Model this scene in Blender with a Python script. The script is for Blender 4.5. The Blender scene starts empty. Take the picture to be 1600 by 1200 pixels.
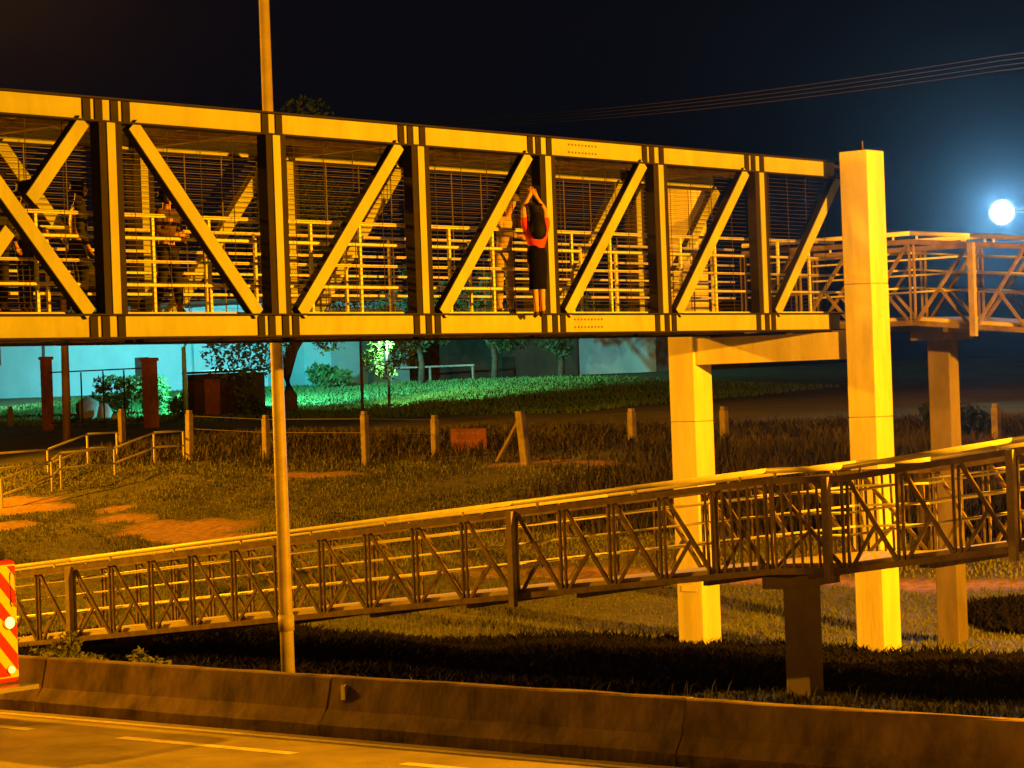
import bpy, bmesh, math, random
import numpy as np
from mathutils import Vector, Matrix
random.seed(7); RNG = np.random.default_rng(7)
R = math.radians
sc = bpy.context.scene
col = sc.collection

# ------------------------------------------------------------------ camera, sky, exposure
EYE = 4.75
PSI, ROLL = R(39.28), math.atan(.036)
cam_d = bpy.data.cameras.new('camera'); cam = bpy.data.objects.new('camera', cam_d); col.objects.link(cam)
fw = Vector((-math.sin(PSI), math.cos(PSI), 0)); rt = Vector((math.cos(PSI), math.sin(PSI), 0)); up = Vector((0, 0, 1))
ix = rt*math.cos(ROLL) - up*math.sin(ROLL); iy = rt*math.sin(ROLL) + up*math.cos(ROLL)
M = Matrix((ix, iy, -fw)).transposed().to_4x4(); M.translation = (0, 0, EYE)
cam.matrix_world = M
cam_d.sensor_width = 36; cam_d.lens = 3900/1600*36; cam_d.clip_start = .2; cam_d.clip_end = 4000
sc.camera = cam

world = bpy.data.worlds.new('World'); sc.world = world; world.use_nodes = True
wn = world.node_tree; bg = wn.nodes['Background']
sky = wn.nodes.new('ShaderNodeTexSky'); sky.sky_type = 'NISHITA'; sky.sun_disc = False
sky.sun_elevation = R(-8); sky.sun_rotation = R(10)
glow = wn.nodes.new('ShaderNodeMix'); glow.data_type = 'RGBA'; glow.blend_type = 'ADD'; glow.inputs['Factor'].default_value = 1
glow.inputs['B'].default_value = (.012, .018, .036, 1)          # faint night airglow
wn.links.new(sky.outputs[0], glow.inputs['A']); wn.links.new(glow.outputs['Result'], bg.inputs[0]); bg.inputs[1].default_value = .12
sc.view_settings.view_transform = 'Standard'; sc.view_settings.look = 'None'
sc.view_settings.exposure = 0; sc.view_settings.gamma = 1
sc.cycles.use_denoising = True
sc.cycles.max_bounces = 6; sc.cycles.diffuse_bounces = 3; sc.cycles.glossy_bounces = 2; sc.cycles.volume_bounces = 0
sc.cycles.sample_clamp_indirect = 4

SODIUM = (1.0, .335, .002)
MERCURY = (.36, 1.0, .82)

# ------------------------------------------------------------------ materials
MATS = {}
def mat(name, c, rough=.7, var=.25, scale=4.0, bump=.1, metal=0, c2=None, detail=6, bscale=None, emit=None, strength=0, stretch=None, spec=.25):
    if name in MATS: return MATS[name]
    m = bpy.data.materials.new(name); m.use_nodes = True; nt = m.node_tree; N = nt.nodes; L = nt.links
    b = N['Principled BSDF']; b.inputs['Roughness'].default_value = rough; b.inputs['Metallic'].default_value = metal; b.inputs['Specular IOR Level'].default_value = spec
    tc = N.new('ShaderNodeTexCoord'); mp = N.new('ShaderNodeMapping'); L.new(tc.outputs['Object'], mp.inputs[0])
    geo = N.new('ShaderNodeObjectInfo')
    addv = N.new('ShaderNodeVectorMath'); addv.operation = 'ADD'
    mul = N.new('ShaderNodeVectorMath'); mul.operation = 'SCALE'; mul.inputs['Scale'].default_value = 37.
    comb = N.new('ShaderNodeCombineXYZ')
    for i in range(3): L.new(geo.outputs['Random'], comb.inputs[i])
    L.new(comb.outputs[0], mul.inputs[0]); L.new(mp.outputs[0], addv.inputs[0]); L.new(mul.outputs[0], addv.inputs[1])
    if stretch: mp.inputs['Scale'].default_value = stretch
    n = N.new('ShaderNodeTexNoise'); n.inputs['Scale'].default_value = scale; n.inputs['Detail'].default_value = detail; n.inputs['Roughness'].default_value = .62
    L.new(addv.outputs[0], n.inputs['Vector'])
    r = N.new('ShaderNodeValToRGB'); d = c2 or tuple(x*(1-var) for x in c)
    r.color_ramp.elements[0].position = .33; r.color_ramp.elements[1].position = .66
    r.color_ramp.elements[0].color = (*d, 1); r.color_ramp.elements[1].color = (*c, 1)
    L.new(n.outputs[0], r.inputs[0]); L.new(r.outputs[0], b.inputs['Base Color'])
    if bump:
        bp = N.new('ShaderNodeBump'); bp.inputs['Strength'].default_value = bump; bp.inputs['Distance'].default_value = .02
        n2 = N.new('ShaderNodeTexNoise'); n2.inputs['Scale'].default_value = bscale or scale*6; n2.inputs['Detail'].default_value = 4
        L.new(addv.outputs[0], n2.inputs['Vector']); L.new(n2.outputs[0], bp.inputs['Height']); L.new(bp.outputs[0], b.inputs['Normal'])
    if emit:
        b.inputs['Emission Color'].default_value = (*emit, 1); b.inputs['Emission Strength'].default_value = strength
    MATS[name] = m; return m

STEEL = mat('pale_steel_paint', (.29, .33, .225), .75, .24, 2.6, .08, stretch=(1, 1, .35), detail=10)
FLANGE = mat('dark_flange_paint', (.018, .015, .011), .8, .3, 3, .05, spec=.15)
TWO = (STEEL, FLANGE)
RAIL = mat('galvanised_rail', (.62, .62, .50), .4, .2, 6, .05)
DARKSTEEL = mat('weathered_ramp_steel', (.20, .16, .11), .6, .5, 5, .15)
PIERC = mat('painted_concrete', (.72, .70, .56), .9, .30, 3.0, .3, stretch=(1, 1, .16), detail=10)
CONC = mat('cast_concrete', (.40, .36, .30), .85, .22, 2.2, .25)
CONC_DIRTY = mat('stained_concrete', (.20, .16, .125), .9, .72, 2.3, .35, stretch=(1, 1, .5))
ASPH = mat('asphalt', (.36, .33, .29), .8, .42, .9, .35, detail=12, bscale=40)
PAINT = mat('road_paint', (.85, .82, .70), .6, .35, 6, .2)
DECK = mat('ramp_deck_concrete', (.55, .52, .44), .85, .3, 3, .2)
ROOFM = mat('roof_sheet', (.46, .38, .28), .6, .45, 3, .1)
WIRE = mat('screen_wire', (.11, .09, .07), .5, .3, 8, 0)
BLACK = mat('black_rubber', (.02, .02, .02), .8, .3, 9, .1)
WOODC = mat('weathered_fence_post', (.42, .36, .28), .9, .4, 5, .3)
BRICK = mat('red_brick_paint', (.30, .11, .07), .9, .4, 4, .3)
WALLB = mat('blue_white_plaster', (.30, .62, .68), .9, .14, .5, .1)
WALLD = mat('brown_plaster', (.11, .075, .05), .9, .4, .5, .1)
GALV = mat('galvanised_pole', (.30, .27, .23), .5, .3, 3, .08)
LEAF = mat('green_leaf', (.10, .19, .045), .6, .55, 1.5, 0)
LEAFD = mat('dark_leaf', (.045, .08, .025), .6, .5, 1.5, 0)
BARK = mat('bark', (.09, .065, .045), .95, .5, 5, .5)
DARKP = mat('dark_brown_paint', (.07, .04, .03), .8, .4, 3, .1)
GLASSD = mat('dark_window_glass', (.02, .025, .03), .15, .2, 3, 0)

# ------------------------------------------------------------------ mesh helpers
class MB:
    def __init__(s): s.v = []; s.f = []; s.m = []; s.cur = 0
    def raw(s, vs, fs):
        o = len(s.v); s.v += [tuple(p) for p in vs]; s.f += [tuple(i+o for i in f) for f in fs]; s.m += [s.cur]*len(fs); return s
    def obox(s, p0, p1, a, b):
        p0, p1, a, b = Vector(p0), Vector(p1), Vector(a), Vector(b)
        vs = [p+sa*a+sb*b for p in (p0, p1) for sa, sb in ((-1, -1), (1, -1), (1, 1), (-1, 1))]
        return s.raw(vs, [(0, 3, 2, 1), (4, 5, 6, 7), (0, 1, 5, 4), (1, 2, 6, 5), (2, 3, 7, 6), (3, 0, 4, 7)])
    def box(s, x0, x1, y0, y1, z0, z1):
        return s.obox(((x0+x1)/2, (y0+y1)/2, z0), ((x0+x1)/2, (y0+y1)/2, z1), ((x1-x0)/2, 0, 0), (0, (y1-y0)/2, 0))
    def bar(s, p0, p1, w, h=None, n=(0, 1, 0)):
        d = (Vector(p1)-Vector(p0)).normalized(); a = d.cross(Vector(n)).normalized(); b = a.cross(d).normalized()
        return s.obox(p0, p1, a*w/2, b*(h or w)/2)
    def ibeam(s, p0, p1, depth, width, n=(1, 0, 0), tw=.02, tf=.022):
        d = (Vector(p1)-Vector(p0)).normalized(); n = Vector(n); a = d.cross(n).normalized()
        s.obox(p0, p1, a*(depth/2-tf), n*tw/2)
        s.cur = 1
        for e in (-1, 1):
            o = a*e*(depth/2-tf/2); s.obox(Vector(p0)+o, Vector(p1)+o, a*tf/2, n*width/2)
        s.cur = 0; return s
    def tube(s, pts, r, k=8, caps=True):
        pts = [Vector(p) for p in pts]; rs = r if isinstance(r, (list, tuple)) else [r]*len(pts)
        rings = []; ref = Vector((0, 0, 1))
        for i, p in enumerate(pts):
            d = (pts[min(i+1, len(pts)-1)]-pts[max(i-1, 0)]).normalized()
            a = d.cross(ref)
            if a.length < .1: a = d.cross(Vector((1, 0, 0)))
            a.normalize(); b = d.cross(a).normalized()
            rings.append([p+(a*math.cos(2*math.pi*j/k)+b*math.sin(2*math.pi*j/k))*rs[i] for j in range(k)])
        vs = [q for g in rings for q in g]; fs = []
        for i in range(len(pts)-1):
            for j in range(k): fs.append((i*k+j, i*k+(j+1) % k, (i+1)*k+(j+1) % k, (i+1)*k+j))
        if caps: fs += [tuple(range(k-1, -1, -1)), tuple((len(pts)-1)*k+j for j in range(k))]
        return s.raw(vs, fs)
    def sphere(s, c, r, k=12, m=8, squash=(1, 1, 1)):
        vs = []; fs = []
        for i in range(m+1):
            t = math.pi*i/m
            for j in range(k):
                p = 2*math.pi*j/k
                vs.append((c[0]+r*squash[0]*math.sin(t)*math.cos(p), c[1]+r*squash[1]*math.sin(t)*math.sin(p), c[2]+r*squash[2]*math.cos(t)))
        for i in range(m):
            for j in range(k): fs.append((i*k+j, (i+1)*k+j, (i+1)*k+(j+1) % k, i*k+(j+1) % k))
        return s.raw(vs, fs)
    def mesh(s, name, centre=None):
        me = bpy.data.meshes.new(name); me.from_pydata([(x-centre[0], y-centre[1], z-centre[2]) for x, y, z in s.v] if centre else s.v, [], s.f)
        if any(s.m): me.polygons.foreach_set('material_index', s.m)
        me.update(); return me

WO = {}
def wpos(o): return WO.get(o.name, Vector((0, 0, 0)))
def put(name, me, m, parent=None, loc=(0, 0, 0), smooth=False):
    o = bpy.data.objects.new(name, me); col.objects.link(o)
    if m and not me.materials:
        for q in (m if isinstance(m, tuple) else (m,)): me.materials.append(q)
    if smooth: me.polygons.foreach_set('use_smooth', [True]*len(me.polygons))
    if parent: o.parent = parent; o.location = Vector(loc)-wpos(parent)
    else: o.location = loc
    WO[o.name] = Vector(loc); return o
def part(name, mb, m, parent=None, smooth=False, bevel=0):
    a = np.array(mb.v); c = tuple((a.min(0)+a.max(0))/2)
    me = mb.mesh(name, c); o = put(name, me, m, parent, c, smooth)
    if bevel:
        md = o.modifiers.new('bevel', 'BEVEL'); md.width = bevel; md.segments = 2; md.limit_method = 'ANGLE'
    return o
def tag(o, label, cat, group=None, kind=None):
    if label: o['label'] = label
    if cat: o['category'] = cat
    if group: o['group'] = group
    if kind: o['kind'] = kind
    return o
def thing(name, label, cat, loc, group=None):
    o = bpy.data.objects.new(name, None); col.objects.link(o); o.location = loc; o.empty_display_size = .2
    WO[o.name] = Vector(loc); return tag(o, label, cat, group)
def struct(o): o['kind'] = 'structure'; return o

# ------------------------------------------------------------------ ground
PV = [-600, 24.6, 25.9, 32, 38, 41, 46, 52, 58, 63, 68, 80, 100, 140, 400, 1600]
PZ = [-.10, -.10, .0, -.10, -.28, -.22, .25, 1.15, 2.15, 2.75, 3.1, 3.5, 3.95, 4.25, 4.4, 4.6]
PL = [-.10, -.10, .0, -.10, -.28, -.22, .25, 1.15, 2.15, 2.75, 3.1, 3.55, 5.0, 5.35, 5.5, 5.6]
def vnoise(x, y, s):
    return (np.sin(x*s*1.3+1.7*np.sin(y*s*.9+.4))+np.sin(y*s*1.1+1.3*np.sin(x*s*.7+2.1))+np.sin((x+y)*s*.61+1.1))/3
def terr(u, v):
    u = np.asarray(u, float); v = np.asarray(v, float)
    t = np.clip((-58-u)/22, 0, 1); t = t*t*(3-2*t)
    z = np.interp(v, PV, PZ)*(1-t)+np.interp(v, PV, PL)*t
    w = np.clip((v-26)/4, 0, 1)*np.clip((120-v)/40, 0, 1)
    return z+w*(.05*vnoise(u, v, .9)+.025*vnoise(u+9, v-4, 2.7))
DIRT = [(-53.9, 50.3, 2.5, 1.15), (-51.5, 49.0, 2.6, .7), (-57.4, 51.4, 1.6, .6), (-59.5, 52.8, .8, .35), (-63.5, 52.6, 2.0, .7), (-62, 50.2, 1.6, .5),
        (-42.4, 53.4, 3.0, .55), (-47.5, 59.2, 2.2, .6), (-44.5, 59.0, 2.4, .5), (-55, 57.6, 2.0, .35), (-66, 53.6, 2.5, .8), (-31, 45.8, 8, .55)]
def darkmask(u, v):  # near-black strip under the ramp, plus a shadow patch at right
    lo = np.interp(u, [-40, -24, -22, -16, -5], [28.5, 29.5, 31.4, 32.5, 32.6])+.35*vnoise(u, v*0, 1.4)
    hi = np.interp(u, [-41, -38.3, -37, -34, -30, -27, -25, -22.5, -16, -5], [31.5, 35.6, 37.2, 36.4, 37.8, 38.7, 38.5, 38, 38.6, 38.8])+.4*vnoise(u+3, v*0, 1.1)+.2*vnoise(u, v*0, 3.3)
    b = ((u+20.5)/3.6)**2+((v-43.5)/2.2)**2+.25*vnoise(u, v, 1.5)  # second patch: a cast shadow put into the mask as a dark ellipse
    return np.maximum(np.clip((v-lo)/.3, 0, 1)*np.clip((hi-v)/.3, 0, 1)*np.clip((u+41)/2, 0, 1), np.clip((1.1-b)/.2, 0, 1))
def dirtmask(u, v):
    m = np.zeros_like(u)
    wu = u+.7*vnoise(u, v, 1.9); wv = v+.35*vnoise(u+5, v+3, 2.3)
    for (a, b, su, sv) in DIRT:
        d = ((wu-a)/su)**2+((wv-b)/sv)**2; m = np.maximum(m, np.clip(1.5-d, 0, 1))
    pth = np.clip(1.4-((v-46.2-.02*(u+30)+.4*vnoise(u, v*0, .35))/.42)**2, 0, 1)*np.clip((u+39)/4, 0, 1)
    return np.maximum(m, pth)
def grid_axis(segs):
    a = []
    for (x0, x1, st) in segs: a += list(np.arange(x0, x1-1e-6, st))
    return np.array(a+[segs[-1][1]])
gu = grid_axis([(-1500, -300, 120), (-300, -120, 12), (-120, -72, 1.5), (-72, -10, .4), (-10, 40, 2.5), (40, 1200, 120)])
gv = grid_axis([(-600, 0, 100), (0, 24.4, 12.2), (24.4, 62, .4), (62, 110, 1.5), (110, 200, 10), (200, 1600, 140)])
U, V = np.meshgrid(gu, gv); Zt = terr(U, V)
nv, nu = U.shape
me = bpy.data.meshes.new('ground')
idx = np.arange(nu*nv).reshape(nv, nu)
faces = np.stack([idx[:-1, :-1], idx[:-1, 1:], idx[1:, 1:], idx[1:, :-1]], -1).reshape(-1, 4)
me.from_pydata(np.stack([U, V, Zt], -1).reshape(-1, 3).tolist(), [], faces.tolist()); me.update()
at = me.attributes.new('dirt', 'FLOAT', 'POINT'); at.data.foreach_set('value', dirtmask(U, V).reshape(-1).astype(np.float32))
at = me.attributes.new('dark_cover', 'FLOAT', 'POINT'); at.data.foreach_set('value', darkmask(U, V).reshape(-1).astype(np.float32))
me.polygons.foreach_set('use_smooth', [True]*len(me.polygons))
gm = bpy.data.materials.new('grassy_earth'); gm.use_nodes = True; nt = gm.node_tree; N = nt.nodes; L = nt.links; b = N['Principled BSDF']; b.inputs['Roughness'].default_value = .95
tc = N.new('ShaderNodeTexCoord'); n1 = N.new('ShaderNodeTexNoise'); n1.inputs['Scale'].default_value = .35; n1.inputs['Detail'].default_value = 8; n1.inputs['Roughness'].default_value = .65
n2 = N.new('ShaderNodeTexNoise'); n2.inputs['Scale'].default_value = 5; n2.inputs['Detail'].default_value = 6
L.new(tc.outputs['Object'], n1.inputs[0]); L.new(tc.outputs['Object'], n2.inputs[0])
r1 = N.new('ShaderNodeValToRGB'); r1.color_ramp.elements[0].position = .35; r1.color_ramp.elements[1].position = .68
r1.color_ramp.elements[0].color = (.07, .08, .02, 1); r1.color_ramp.elements[1].color = (.17, .18, .045, 1)
L.new(n1.outputs[0], r1.inputs[0])
r2 = N.new('ShaderNodeValToRGB'); r2.color_ramp.elements[0].color = (.32, .18, .09, 1); r2.color_ramp.elements[1].color = (.56, .35, .19, 1)
r2.color_ramp.elements[0].position = .3; r2.color_ramp.elements[1].position = .7
L.new(n2.outputs[0], r2.inputs[0])
aa = N.new('ShaderNodeAttribute'); aa.attribute_name = 'dirt'
mm = N.new('ShaderNodeMath'); mm.operation = 'MULTIPLY_ADD'; mm.inputs[1].default_value = .9; mm.inputs[2].default_value = -.45
L.new(n2.outputs[0], mm.inputs[0]); ad = N.new('ShaderNodeMath'); ad.operation = 'ADD'; ad.use_clamp = True
L.new(mm.outputs[0], ad.inputs[0]); L.new(aa.outputs['Fac'], ad.inputs[1])
mx = N.new('ShaderNodeMix'); mx.data_type = 'RGBA'; L.new(ad.outputs[0], mx.inputs['Factor']); L.new(r1.outputs[0], mx.inputs['A']); L.new(r2.outputs[0], mx.inputs['B'])
ac = N.new('ShaderNodeAttribute'); ac.attribute_name = 'dark_cover'
mx2 = N.new('ShaderNodeMix'); mx2.data_type = 'RGBA'; L.new(ac.outputs['Fac'], mx2.inputs['Factor']); L.new(mx.outputs['Result'], mx2.inputs['A']); mx2.inputs['B'].default_value = (.012, .010, .006, 1)  # near-black ground colour inside the mask
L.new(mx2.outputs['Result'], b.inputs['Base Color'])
bp = N.new('ShaderNodeBump'); bp.inputs['Strength'].default_value = .6; bp.inputs['Distance'].default_value = .06; L.new(n2.outputs[0], bp.inputs['Height']); L.new(bp.outputs[0], b.inputs['Normal'])
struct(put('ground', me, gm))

# road, kerb strip and markings
struct(part('road', MB().box(-900, 500, -16, 25.3, -.09, 0), ASPH))
def stripe(v0, v1, u0, u1, name='road_marking'):
    m = MB(); n = max(1, int((u1-u0)/1.2)); vs = []; fs = []
    for i in range(n+1):
        u = u0+(u1-u0)*i/n
        vs += [(u, v0+random.uniform(-.012, .012), .004), (u, v1+random.uniform(-.012, .012), .004)]
        if i: fs.append((2*i-2, 2*i, 2*i+1, 2*i-1))
    m.raw(vs, fs); return struct(part(name, m, PAINT))
stripe(24.42, 24.56, -260, 120)
for k in range(9): stripe(23.36, 23.56, -26.5-5.3*5+5.3*k, -23.1-5.3*5+5.3*k)
for k in range(8): stripe(19.9, 20.05, -58+10*k, -54+10*k)
for k in range(8): stripe(16.3, 16.45, -58+10*k, -54+10*k)

# concrete safety barrier
prof = [(24.78, 0), (24.78, .16), (24.92, .36), (25.03, .78), (25.06, .80), (25.20, .80), (25.23, .78), (25.34, .36), (25.48, .16), (25.48, -.12), (24.78, -.12)]
barrier = thing('concrete_barrier', 'long stained concrete safety barrier along the edge of the road', 'barrier', (-20, 25.1, 0)); K = len(prof)
for q in range(26):
    ua = -17.9-6.0*17+6.0*q; us = np.concatenate([[ua+.005], np.arange(ua+.5, ua+5.9, .5), [ua+5.995]])
    vs = []; fs = []; dv, dz = random.uniform(-.012, .012), random.uniform(-.012, .006)
    for i, u in enumerate(us):
        for (a, z) in prof: vs.append((u, a+dv+random.uniform(-.007, .007), z+((random.uniform(-.010, .006)+dz) if z > .1 else 0)))
        if i:
            for j in range(K): fs.append(((i-1)*K+j, (i-1)*K+(j+1) % K, i*K+(j+1) % K, i*K+j))
    fs += [tuple(range(K)), tuple((len(us)-1)*K+j for j in range(K-1, -1, -1))]
    part('barrier_segment', MB().raw(vs, fs), CONC_DIRTY, barrier)
ref = thing('barrier_reflector', 'small pale upright reflector fixed on the road side of the barrier', 'reflector', (-23.6, 24.95, .5))
part('lens', MB().box(-23.635, -23.565, 24.945, 24.955, .50, .70), mat('reflector_white', (.8, .8, .7), .3, .1, 9, 0), ref)
part('bracket', MB().box(-23.645, -23.555, 24.9555, 25.01, .49, .71), GALV, ref)

# ------------------------------------------------------------------ footbridge
UN, UF = -23.52, -26.12            # near and far truss planes
Z0, Z1, CH = 5.49, 8.49, .31
V0, PL_ = 20.945, 2.915
FLOOR = 5.83
KS = list(range(-6, 7))
br = thing('footbridge', 'long covered steel truss footbridge spanning the road, pale beams', 'footbridge', ((UN+UF)/2, V0+PL_*6, Z0))
def node(k): return V0+PL_*k
def chords(uu):
    for z0, nm in ((Z0, 'bottom_chord'), (Z1-CH, 'top_chord')):
        c = part(nm, MB().ibeam((uu, node(-6)-.3, z0+CH/2), (uu, node(6)-.45, z0+CH/2), CH, .23), TWO, br)
        sm = MB().obox((0, -.062, 0), (0, .062, 0), (.03, 0, 0), (0, 0, CH/2-.0235)).mesh('stiffener')
        for k in KS[:-1]:
            offs = [-.13, .13]
            top = nm == 'top_chord'
            if k >= 2 and top: offs.append(-.325)
            if k >= 1 and not top: offs.append(.325)
            if k == 1 and not top: offs.append(-.325)
            if k == 0: offs += [-.325, .325] if top else [-.325]
            if k < 0: offs += [-.325, .325]
            for o in offs: put('stiffener', sm, FLANGE, c, (uu, node(k)+o, z0+CH/2))
pm_ = MB(); pm_.cur = 1; pm_.box(-.085, .085, -.185, .185, Z0+CH+.001, Z1-CH-.001); pm_.cur = 0
for e in (-1, 1): pm_.box(*sorted((e*.0852, e*.10)), -.068, .068, Z0+CH+.001, Z1-CH-.001)
post_me = pm_.mesh('post')
def flat_diag(a, b):
    m = MB(); a, b = Vector(a), Vector(b); d = (b-a).normalized(); n = Vector((1, 0, 0)); p = d.cross(n).normalized()
    m.cur = 1; m.obox(a, b, p*.10, n*.055); m.cur = 0
    for e in (-1, 1): m.obox(a+n*e*.061, b+n*e*.061, p*.092, n*.0055)
    return m.mesh('diagonal')
def diag_me(v0, v1, up_right):
    a = (0, v0, Z0+CH-.002 if up_right else Z1-CH+.002); b = (0, v1, Z1-CH+.002 if up_right else Z0+CH-.002)
    return flat_diag(a, b)
dm = {True: diag_me(.40, PL_-.40, True), False: diag_me(.40, PL_-.40, False)}
# crossing brace: the second arm is two half pieces that stop at the first
def half(v0, z0, v1, z1): return flat_diag((0, v0, z0), (0, v1, z1))
zm = (Z0+Z1)/2; vm = PL_/2
slope = (Z1-Z0-2*CH)/(PL_-.8); g = .17
hA = half(.40, Z0+CH, vm-g, zm-g*slope); hB = half(vm+g, zm+g*slope, PL_-.40, Z1-CH)
for uu in (UN, UF):
    chords(uu)
    for k in KS[:-1] if uu == UN else KS[:-1]: put('post', post_me, TWO, br, (uu, node(k), 0))
    for k in KS[:-1]:
        if k >= 1 or k == -2: put('diagonal', dm[True], TWO, br, (uu, node(k), 0))
        elif k == -1:
            put('diagonal', dm[False], TWO, br, (uu, node(k), 0)); put('diagonal', hA, TWO, br, (uu, node(k), 0)); put('diagonal', hB, TWO, br, (uu, node(k), 0))
        else: put('diagonal', dm[False], TWO, br, (uu, node(k), 0))
# roof sheets, purlins, floor plates
def roofsheet():
    m = MB(); n = 44; vs = []; fs = []
    for i in range(n+1):
        y = .02+(PL_-.04)*i/n; z = .022*(1 if (i//2) % 2 else -1)
        vs += [(UF+.13, y, z), (UN-.13, y, z), (UF+.13, y, z+.004), (UN-.13, y, z+.004)]
        if i:
            a = 4*(i-1); c = 4*i
            fs += [(a, c, c+1, a+1), (a+2, a+3, c+3, c+2)]
    return m.raw(vs, fs).mesh('roof_sheet')
rs = roofsheet()
pur = MB().box(UF+.12, UN-.12, -.06, .06, Z1-.26, Z1-.10).mesh('roof_beam')
pur2 = MB().box(-.035, .035, .07, PL_-.07, Z1-.17, Z1-.10).mesh('purlin')
fl = MB().box(UF+.125, UN-.125, .01, PL_-.01, FLOOR-.05, FLOOR).mesh('floor_plate')
fb = MB().box(UF+.12, UN-.12, -.07, .07, Z0+.03, FLOOR-.052).mesh('floor_beam')
for k in KS[:-1]:
    put('roof_sheet', rs, ROOFM, br, (0, node(k), Z1-.06)); put('floor_plate', fl, DECK, br, (0, node(k), 0))
    put('roof_beam', pur, ROOFM, br, (0, node(k), 0)); put('floor_beam', fb, DARKSTEEL, br, (0, node(k), 0))
    put('floor_beam', fb, DARKSTEEL, br, (0, node(k)+PL_/2, 0))
    for t in (.33, .66): put('purlin', pur2, ROOFM, br, (UF+(UN-UF)*t, node(k), 0))
# inner railings
stub = MB().box(-.02, .02, -.02, .02, FLOOR, 7.07).mesh('rail_post')
for uu, s in ((UN-.22, 1), (UF+.22, -1)):
    for z in (7.07, 6.78, 6.48, 6.18):
        part('handrail', MB().tube([(uu+s*.0, node(-6), z), (uu, node(6)-.2, z)], .026 if z > 7 else .021, 8), RAIL, br, True)
    for k in KS[:-1]:
        for t in (.33, .67): put('rail_post', stub, RAIL, br, (uu-s*.045, node(k)+PL_*t, 0))
# wire screen behind the far rail
m = MB()
z = FLOOR+.06
while z < Z1-CH-.02:
    m.box(UF+.125, UF+.131, node(-6), node(6)-.5, z, z+.007); z += .075
for k in KS[:-1]:
    for t in (.25, .5, .75): m.box(UF+.132, UF+.142, node(k)+PL_*t-.008, node(k)+PL_*t+.008, FLOOR, Z1-CH)
w = part('wire_screen', m, WIRE, br); w['kind'] = 'stuff'
m = MB(); z = FLOOR+.05
while z < Z1-CH-.02:
    m.box(UN-.150, UN-.145, node(-6), node(6)-.5, z, z+.0045); z += .066
for k in KS[:-1]:
    for t in (.2, .4, .6, .8): m.box(UN-.158, UN-.151, node(k)+PL_*t-.004, node(k)+PL_*t+.004, FLOOR, Z1-CH)
w = part('wire_screen', m, mat('dark_wire', (.035, .03, .025), .8, .2, 5, 0), br); w['kind'] = 'stuff'
# bolt rows on the chord splices
m = MB()
for zz in (Z0+CH*.32, Z0+CH*.7, Z1-CH*.68, Z1-CH*.3):
    for i in range(9): m.box(UN+.01, UN+.024, node(3)+.62+i*.085, node(3)+.65+i*.085, zz-.014, zz+.014)
bo = part('splice_bolt', m, DARKSTEEL, br); bo['kind'] = 'stuff'

# pier: two tall concrete columns and a cross beam
pier = thing('bridge_pier', 'concrete pier of two tall square columns carrying the footbridge end', 'pier', (-24.7, 37.8, -.6))
def lifts(u0, u1, v0, v1, z0, z1, n):
    m = MB()
    for i in range(n):
        j = random.uniform(-.004, .004); m.box(u0+j, u1+j, v0+j, v1+j, z0+(z1-z0)*i/n+.003, z0+(z1-z0)*(i+1)/n-.003)
    return m
part('column', lifts(-23.10, -22.54, 37.5, 38.08, -.7, 8.60, 4), PIERC, pier, bevel=.016)
part('column', lifts(-26.92, -26.36, 37.5, 38.08, -.7, 8.58, 4), PIERC, pier, bevel=.016)
m = MB(); y0, y1 = 37.56, 38.02
pts = [(-26.36, 4.98), (-23.10, 4.98), (-23.10, 5.46), (-26.36, 5.46)]
vs = [(a, y, z) for y in (y0, y1) for a, z in pts]; n = 4
m.raw(vs, [(0, 1, 2, 3), (7, 6, 5, 4)]+[(i, i+4, (i+1) % 4+4, (i+1) % 4) for i in range(4)])
part('cross_beam', m, PIERC, pier)
part('bearing_bracket', MB().box(-23.42, -23.10, 37.6, 37.95, 5.3, 5.488), PIERC, pier)
part('lightning_rod', MB().tube([(-22.8, 37.8, 8.6), (-22.8, 37.8, 8.78)], .012, 6), DARKSTEEL, pier)
m = MB().box(-26.80, -26.45, 37.488, 37.498, .82, .93)
part('number_plate', m, mat('plate_white', (.7, .68, .6), .5, .15, 30, 0), pier)

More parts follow.
